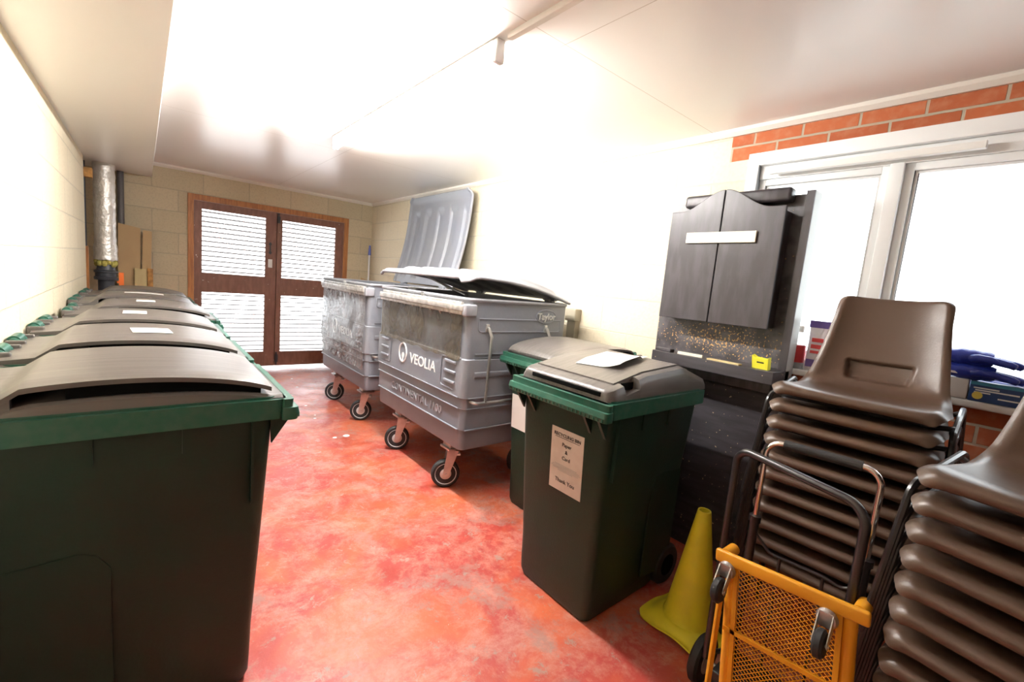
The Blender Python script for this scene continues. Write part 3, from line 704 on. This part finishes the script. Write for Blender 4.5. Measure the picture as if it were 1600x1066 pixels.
stack(1.444,-.127,R(168),10,.0632,(0,0),'at the right edge',NM2,'brown stacking chairs at the right edge')

# ------------------------------------------------------------------ black sack truck with telescopic handle
t=thing('sack_truck','black tubular sack truck with chrome telescopic handle, between yellow trolley and chairs','sack truck',(1.40,.39,0))
def L3(x,y,z): return (x-1.40,y-.39,z)
la,lb=(1.445,.560),(1.337,.205)
def lerp2(a,b,k): return (a[0]+(b[0]-a[0])*k,a[1]+(b[1]-a[1])*k)
obj('frame',M().tube(fillet([L3(*la,.14),L3(*la,.78),L3(la[0]-.0,la[1]+.0,.875),L3(lb[0],lb[1],.865),L3(*lb,.14)],.055,8),.0115),'black_tube',t)
ca,cb=(1.527,.509),(1.552,.223)
obj('telescopic_handle',M().tube(fillet([L3(*ca,.55),L3(*ca,.905),L3(*cb,.905),L3(*cb,.50)],.045,8),.0085),'chrome',t)
g0,g1=lerp2(ca,cb,.16),lerp2(ca,cb,.84)
obj('foam_grip',M().cyl(L3(*g0,.905),L3(*g1,.905),.0145),'foam',t)
for q in (ca,cb): obj('sleeve',M().cyl(L3(*q,.14),L3(*q,.64),.014).cyl(L3(*q,.63),L3(*q,.65),.018),'black_tube',t)
w0,w1=lerp2(ca,cb,.05),lerp2(ca,cb,.98)
obj('cross_wire',M().tube(fillet([L3(*ca,.60),L3(*lerp2(ca,cb,.2),.545),L3(*lerp2(ca,cb,.7),.545),L3(*lerp2(ca,cb,.85),.535),L3(*cb,.56)],.03),.005),'black_tube',t)
for k in (.3,.7): obj('spoke',M().cyl(L3(*lerp2(ca,cb,k),.545),L3(*lerp2(ca,cb,k),.14),.005),'black_tube',t)
m=M()
for a,b in ((la,ca),(lb,cb)): 
    for z in (.16,.35): m.tube([L3(*a,z),L3(*b,z)],.008)
obj('brace',m,'black_tube',t)
obj('toe_plate',M().box(-.07,.02,-.19,.17,.045,.052,b=.002).box(.0,.16,-.17,.13,.10,.15,b=.004),'black_tube',t)
for y in (.20,-.22):
    wl=obj('wheel',M().lathe([(.03,-.018),(.075,-.018),(.085,-.01),(.085,.01),(.075,.018),(.03,.018)],(.10,y,.086),26,'y'),'rubber',t)
    obj('hub',M().lathe([(.01,-.02),(.045,-.019),(.045,.019),(.01,.02)],(.10,y,.086),20,'y'),'hub_grey',wl)
obj('axle',M().cyl((.10,-.24,.086),(.10,.22,.086),.008),'galv',t)

# ------------------------------------------------------------------ yellow platform trolley stood on end
O=V(1.285,.500,.600); e1=V(0,-.3337,.0291); WC=e1.length; e1.normalize(); e3=V(-1,0,0); e2=V(0,-.087,-.9962)
t=thing('platform_trolley','yellow mesh platform trolley stood on end beside the yellow cone','trolley',(1.285,.33,0))
def Y(a,b,c=0):
    p=O+e1*a+e2*b+e3*c; return p-V(1.285,.33,0)
YM=Matrix(((e1.x,e2.x,e3.x,O.x-1.285),(e1.y,e2.y,e3.y,O.y-.33),(e1.z,e2.z,e3.z,O.z),(0,0,0,1)))
LY=.575
obj('end_bar',M().box(-.012,WC+.012,-.018,.018,-.004,.012,YM,b=.006),'cart_yellow',t,30)
obj('end_bar',M().box(-.0,WC,LY-.03,LY,-.004,.012,YM,b=.006),'cart_yellow',t,30)
for a in (.028,WC-.028):
    m=M().tube([Y(a,.01,-.012),Y(a,LY-.01,-.012)],.0155); obj('side_rail',m,'cart_yellow',t)
for a in (.012,WC-.010): obj('handle_socket',M().cyl(Y(a,-.004,-.002),Y(a,-.004,-.055),.0165,20),'cart_yellow',t)
m=M().box(.02,WC-.02,.20,.212,-.004,.006,YM).box(.02,WC-.02,.40,.412,-.004,.006,YM)
m.box(.040,.052,.01,LY-.01,-.006,.006,YM).box(WC-.052,WC-.040,.01,LY-.01,-.006,.006,YM)
obj('cross_rib',m,'cart_yellow',t,0)
# expanded mesh: two diagonal families of thin bars clipped to the deck rectangle
m=M(); x0,x1,y0,y1=.05,WC-.05,.016,LY-.02
def clip(px,py,dx,dy):
    ts=[]; lo,hi=-9,9
    for p,d,a,b in ((px,dx,x0,x1),(py,dy,y0,y1)):
        if abs(d)<1e-9: continue
        q0,q1=sorted(((a-p)/d,(b-p)/d)); lo=max(lo,q0); hi=min(hi,q1)
    return (lo,hi) if hi-lo>.004 else None
for sg in (1,-1):
    dx,dy=.76,sg*.65; l=math.hypot(dx,dy); dx/=l; dy/=l; nx,ny=-dy,dx
    for k in range(-90,90):
        c0=k*.0100; r=clip(x0+nx*c0,(y0+y1)/2+ny*c0,dx,dy)
        if r:
            a,b=r; p=Y(x0+nx*c0+dx*a,(y0+y1)/2+ny*c0+dy*a,.001*sg); q=Y(x0+nx*c0+dx*b,(y0+y1)/2+ny*c0+dy*b,.001*sg)
            m.cyl(p,q,.0013,4)
obj('mesh_deck',m,'cart_yellow',t,0)
for a,b in ((.026,.028),(WC-.068,.034),(.026,LY-.05),(WC-.06,LY-.05)):
    c=obj('caster',M().lathe([(.0,.012),(.021,.012),(.024,.016),(.02,.026),(.012,.028),(.0,.028)],(a,b,0),22,'z',mx=YM),'galv',t)
    m=M()
    for s in (1,-1): m.prism([(b-.018,.028),(b+.018,.028),(b+.052,.062),(b+.042,.072),(b+.030,.068)],a+s*.015-.0012,a+s*.015+.0012,'x',mx=YM@Matrix.Translation((0,0,0)))
    m.box(a-.016,a+.016,b-.018,b+.018,.026,.029,YM).cyl(YM@V(a-.018,b+.042,.062),YM@V(a+.018,b+.042,.062),.004)
    obj('fork',m,'galv',c,30)
    obj('wheel',M().lathe([(.008,-.011),(.028,-.011),(.034,-.006),(.034,.006),(.028,.011),(.008,.011)],(a,b+.042,.062),24,'x',mx=YM),'rubber',c)
obj('folded_handle',M().box(-.014,.014,0,.45,-.004,.004,Matrix.Translation(Y(.010,.12,.012))@Matrix.Rotation(R(14),4,'Y')@Matrix.Rotation(R(-90-6),4,'X'),b=.002),'cart_yellow',t,0)

# ------------------------------------------------------------------ yellow cone
t=thing('traffic_cone','small plain yellow plastic cone with a square skirt on the red floor','cone',(1.715,.755,0),R(-4))
m=M(); prof=[(.118,.028),(.106,.034),(.098,.042),(.092,.07),(.026,.494),(.0245,.50),(.019,.50),(.019,.49),(.085,.07)]
m.lathe(prof,n=40); cone=obj('cone_body',m,'cone_yellow',t)
def skirt(u,v):
    a=2*PI*u; c=1/max(abs(math.cos(a)),abs(math.sin(a))); rr=.100+(min(.150*c,.192)-.100)*v
    z=.038-.024*smoothstep(v*1.2)+.008*math.sin(a*4+.6)*v
    return V(rr*math.cos(a),rr*math.sin(a),z)
obj('skirt',M().grid(skirt,72,8),'cone_yellow',t,60,sol=-.006)

# ------------------------------------------------------------------ black board unit with arched cabinet
UX=2.33
t=thing('display_unit','tall black board unit with an arched two-door cabinet, standing in front of the window','cabinet unit',(UX,1.08,0))
def U(x): return x-UX
def Q(y): return y-1.08
obj('backboard',M().box(U(2.30),U(2.33),Q(.755),Q(1.435),0,1.842,b=.002),'black_board_chips',t,0)
obj('side_post',M().box(U(2.255),U(2.34),Q(.728),Q(.755),0,1.846,b=.002),'edge_grey',t,0,label='worn side edge with light put into its grey')  # worn edge, grey raised to carry light on this side face
obj('post_facing',M().box(U(2.250),U(2.2551),Q(.7285),Q(.762),0,1.846),'black_board',t,0)
obj('top_block',M().box(U(2.235),U(2.30),Q(.82),Q(1.33),1.805,1.868,b=.014),'black_board',t,30)
CYa,CYb=.812,1.367
cab=obj('cabinet_box',M().box(U(2.205),U(2.2999),Q(CYa+.012),Q(CYb-.01),1.226,1.762,b=.003),'black_board',t,0)
def door(ya,yb,peak):
    n=24; poly=[(ya,1.222),(yb,1.222)]
    for i in range(n+1):
        y=yb+(ya-yb)*i/n; k=abs(y-peak)/abs((CYb-CYa)/2)
        h=.5+.5*math.cos(PI*min(1,k/.80)); poly.append((y,1.777+.094*h))
    return M().prism([(Q(a),b) for a,b in poly],U(2.186),U(2.204),'x')
for a,b in ((CYa,1.0915),(1.0965,CYb)): obj('cabinet_door',door(a,b,1.094),'black_board',t,0,bev=.0025)
obj('wooden_batten',M().box(U(2.174),U(2.186),Q(.917),Q(1.262),1.614,1.667,b=.002),'batten',t,0,label='pale wooden batten across both doors')
obj('ledge',M().box(U(2.115),U(2.2999),Q(.728),Q(1.335),.985,1.043,b=.003),'ledge_black',t,0)
obj('lower_board',M().box(U(2.262),U(2.2995),Q(.76),Q(1.40),0,.93,b=.004),'ledge_black',t,0)
obj('lower_rail',M().box(U(2.20),U(2.262),Q(.76),Q(1.36),.93,.984,b=.004),'black_board',t,30)
ZL=1.043
tag(obj('wooden_offcut',M().box(2.125,2.165,1.235,1.325,ZL,ZL+.016,b=.003),'black_board',smooth=0),'small black wooden offcut at the left end of the black ledge','offcut')
tag(obj('wooden_strip',M().box(-.0,.13,-.006,.006,0,.014,Matrix.Translation((2.14,1.20,ZL))@Matrix.Rotation(R(-86),4,'Z'),b=.001),'batten',smooth=0),'thin pale wooden strip lying on the black ledge, nearer the bins','strip')
tag(obj('cardboard_strip',M().box(0,.155,-.018,.018,0,.006,Matrix.Translation((2.15,1.04,ZL))@Matrix.Rotation(R(-92),4,'Z')),'cardboard_pale',smooth=0),'flat pale cardboard strip on the black ledge, beside the yellow item','strip')
yt=thing('plastic_bracket','bright yellow plastic bracket with a dark slot, on the black ledge','bracket',(2.165,.80,ZL),R(-8))
obj('bracket_body',M().prism([(-.036,0),(.036,0),(.038,.062),(.022,.052),(-.020,.050),(-.038,.058)],-.012,.012,'x',mx=Matrix.Rotation(R(-12),4,'Y')),'yellow_plastic',yt,0,bev=.001)
obj('slot',M().box(-.0125,-.0120,-.018,.014,.030,.036,Matrix.Rotation(R(-12),4,'Y')),'black_print',yt,0)

# ------------------------------------------------------------------ things on the window sill
ZW=WZ0
bt=thing('cleaner_bottle','clear cleaner bottle with a white cap and red label on the sill','bottle',(2.385,.735,ZW))
obj('bottle_body',M().lathe([(.026,0),(.030,.006),(.030,.12),(.024,.145),(.011,.165),(.011,.175)],n=24),'clear_bottle',bt)
obj('bottle_label',M().lathe([(.0305,.03),(.0308,.032),(.0308,.108),(.0305,.11)],n=24),'red_print',bt)
obj('bottle_cap',M().lathe([(.014,.172),(.014,.198),(.011,.202)],n=20),'white_paint',bt)
wp=thing('wipes_pack','purple and white plastic refill pack with red print on the sill','packet',(2.385,.655,ZW))
def pk(u,v):
    s=1-(2*v-1)**6; return V(0,(u-.5)*.085*(1+.06*math.cos(v*PI*2)),v*.225)
rs=[]
for i in range(17):
    v=i/16; th=.004+.022*math.sin(PI*min(1,v*1.15+.0))**.7 if v<.86 else .003
    rs.append([V(th*math.cos(a),.045*math.sin(a)*(1-.06*math.sin(PI*v)),v*.225) for a in [2*PI*j/20 for j in range(20)]])
obj('packet_body',M().rings(rs),'pack_white',wp,60)
obj('packet_seal',M().box(-.004,.004,-.047,.047,.200,.232),'pack_purple',wp,0); obj('packet_band',M().box(-.0275,-.024,-.036,.034,.02,.055,b=.001),'pack_purple',wp,0)
for z,sz in ((.145,.026),(.115,.026),(.09,.018)): obj('print_block',M().box(-.030,-.0265,-.022+random.uniform(-.004,.004),.022,z-sz*.35,z+sz*.35,b=.001),'red_print',wp,0)
bx=thing('carton','flat blue carton with pale printing and a yellow flash on the sill','carton',(2.385,.075,ZW),R(-2))
obj('carton_body',M().box(-.03,.03,-.075,.075,0,.072,b=.001),'pack_blue',bx,0)
obj('teal_edge',M().box(-.0306,-.030,-.075,.075,.060,.0722),'pack_teal',bx,0)
obj('yellow_flash',M().lathe([(0,0),(.014,0),(.014,.0008),(0,.0008)],(-.0309,.052,.022),18,'x'),'yellow_label',bx)
for z,a,b in ((.05,.0,.065),(.042,-.05,.06),(.034,.02,.062),(.02,-.06,.0)): obj('printed_line',M().box(-.0308,-.030,a,b,z-.0025,z+.0025),'white_print',bx,0)
tag(obj('plastic_tray',M().box(2.355,2.415,.155,.262,ZW,ZW+.075,b=.004),'tray_white',smooth=30),'plain white plastic tub on the sill below the blue gloves','tub')
gl=thing('rubber_gloves','pair of folded royal blue rubber gloves on the tub and blue carton','gloves',(2.385,.15,ZW+.078))
def glove(dz,sc,dy):
    m=M()
    rs=[]
    for i in range(13):
        k=i/12; y=.075-.13*k; w_=.034+.012*math.sin(k*3); h=.024+.008*math.sin(k*PI)+.002*math.sin(k*23)
        rs.append([V(w_*math.cos(a)*.9,y+dy,dz+.026+h*math.sin(a)) for a in [2*PI*j/18 for j in range(18)]])
    m.rings(rs)
    for j,(x,l,r) in enumerate(((-.031,.055,.0135),(-.011,.070,.0145),(.010,.072,.0145),(.029,.060,.0135))):
        m.tube([(x,-.045+dy,dz+.026),(x*1.1,-.06-l*.3+dy,dz+.020),(x*1.15,-.06-l*.7+dy,dz+.016),(x*1.15,-.06-l*.95+dy,dz+.010),(x*1.15,-.06-l+dy,dz+.009)],[r,r,r*.95,r*.8,r*.35],12)
    m.tube([(-.03,-.0+dy,dz+.024),(-.043,-.02+dy,dz+.028),(-.045,-.05+dy,dz+.026),(-.042,-.068+dy,dz+.02)],[.015,.0145,.013,.007],12)
    return m
obj('glove',glove(0,1,0),'glove_blue',gl,60); obj('glove',glove(.052,1,.012),'glove_blue',gl,60)
obj('paper_band',M().box(-.036,-.030,.04,.085,.014,.022),'white_print',gl,0)

# ------------------------------------------------------------------ duct corner
t=thing('insulated_duct','foil wrapped vertical duct coming down from the soffit behind the bins','duct',(-.262,5.70,0))
rs=[]
for i in range(40):
    z=1.205+(ZS-1.205)*i/39; rr=.078+(.008 if z<1.36 else 0)+.002*math.sin(i*1.7)
    rs.append([V((rr+.004*noise.noise(V(math.cos(a)*2,math.sin(a)*2,z*14)))*math.cos(a),(rr+.004*noise.noise(V(math.cos(a)*3,math.sin(a)*2,z*9+5)))*math.sin(a),z-(.018*noise.noise(V(a*2,3,1)) if i==0 else 0)) for a in [2*PI*j/36 for j in range(36)]])
obj('foil_sleeve',M().rings(rs,cap=False),'foil',t,60)
m=M()
for k in range(11):
    a=2*PI*k/11; bm_r=.026; m.lathe([(.001,-.03),(.018,-.022),(.026,0),(.018,.022),(.001,.03)],(.062*math.cos(a),.062*math.sin(a),1.180+.014*math.sin(k*2.3)),10)
obj('wool_lining',m,'wool',t,70)
obj('pipe_coupling',M().lathe([(.06,0),(.06,1.02),(.085,1.02),(.088,1.03),(.088,1.045),(.078,1.05),(.078,1.085),(.088,1.09),(.088,1.105),(.07,1.115),(.06,1.17),(.05,1.2)],n=36),'pipe_dark',t,50)
tag(obj('orange_marker',M().box(-.17,-.135,5.60,5.61,.98,1.10,b=.002).box(-.185,-.135,5.598,5.603,1.00,1.02),'orange',smooth=0),'bright orange plastic tag beside the dark duct coupling','marker')
tag(obj('waste_pipe',M().cyl((-.158,6.04,0),(-.158,6.04,ZS),.027),'pipe_grey'),'slim dark grey vertical pipe on the back wall beside the foil duct','pipe')
tag(obj('timber_block',M().box(-.38,-.325,5.44,5.52,1.91,1.99,b=.002),'osb',smooth=0),'small square orange-brown timber block high beside the foil duct','timber block')
tag(obj('timber_batten',M().box(-.385,-.365,5.46,5.50,0,1.32,Matrix.Translation((0,0,0)),b=.002),'frame_timber',smooth=0),'thin upright reddish timber batten in the corner left of the duct','batten')
tag(obj('cable_pipe',M().cyl((-.40,5.72,0),(-.40,5.72,ZS),.012),'pipe_dark'),'thin black vertical cable pipe left of the foil duct','pipe')
def lean(x0,x1,z1a,z1b,y0,th,m_,lab,name,dx=0):
    poly=[(x0,.9-.9),(x1,0),(x1+dx,z1b),(x0+dx,z1a)]
    return tag(obj(name,M().prism(poly,y0,y0+th,'y'),m_,smooth=0),lab,'cardboard')
lean(-.20,-.03,1.575,1.545,5.975,.006,'cardboard','large flat brown cardboard sheet leaning on the back wall behind the duct','cardboard_sheet',.02)
lean(-.035,.035,1.53,1.525,5.960,.006,'cardboard','narrow folded cardboard flap leaning beside the large brown sheet','cardboard_flap',.045)
lean(-.06,.035,1.14,1.14,5.940,.006,'cardboard_pale','short yellowish cardboard piece in front of the brown sheets','cardboard_piece')
lean(.04,.085,1.15,1.145,5.935,.018,'osb','short orange-brown board offcut leaning by the back wall','board_offcut')
lean(2.26,2.40,1.23,1.19,5.95,.006,'cardboard','brown cardboard piece leaning in the right back corner behind the containers','cardboard_piece')
t=thing('mop_handle','white mop handle with a blue top standing in the right back corner','handle',(2.37,5.97,0))
obj('pole',M().cyl((0,0,0),(0,0,1.56),.012),'pole_white',t)
obj('blue_grip',M().cyl((0,0,1.54),(0,0,1.63),.02,r2=.015).cyl((0,0,1.63),(0,0,1.67),.012),'blue_plastic',t)
tag(obj('wall_shape',M().box(2.36,2.43,2.14,2.24,1.10,1.19,b=.008).box(2.38,2.43,2.15,2.23,.95,1.12,b=.005),'dull_tan',smooth=30),'small dull tan shape on the wall behind the nearer container','bracket')  # plain tan block standing in for a greyish-tan shape on the wall
# paint drops on the floor
for x,y,r,lab in ((1.247,3.437,.026,'largest white paint drop on the red floor, left of the nearer grey container'),(1.155,3.432,.016,'small pale paint drop just left of the largest white one'),
    (1.155,3.961,.013,'white paint drop between the far container wheel and the left bins'),(1.18,4.05,.009,'tiny white paint drop just behind the drop beside the left bins'),
    (1.189,4.374,.013,'white paint drop in the middle of the trail towards the louvred doors'),(1.289,5.103,.014,'white paint drop near the louvred doors, second from them'),(1.332,5.507,.013,'white paint drop nearest the louvred doors')):
    tag(obj('paint_drop',M().lathe([(0,0),(r,0.0001),(r*.9,.0014),(0,.002)],(x,y,0.0002),14),'white_print'),lab,'paint drop','white paint drops on the red floor')
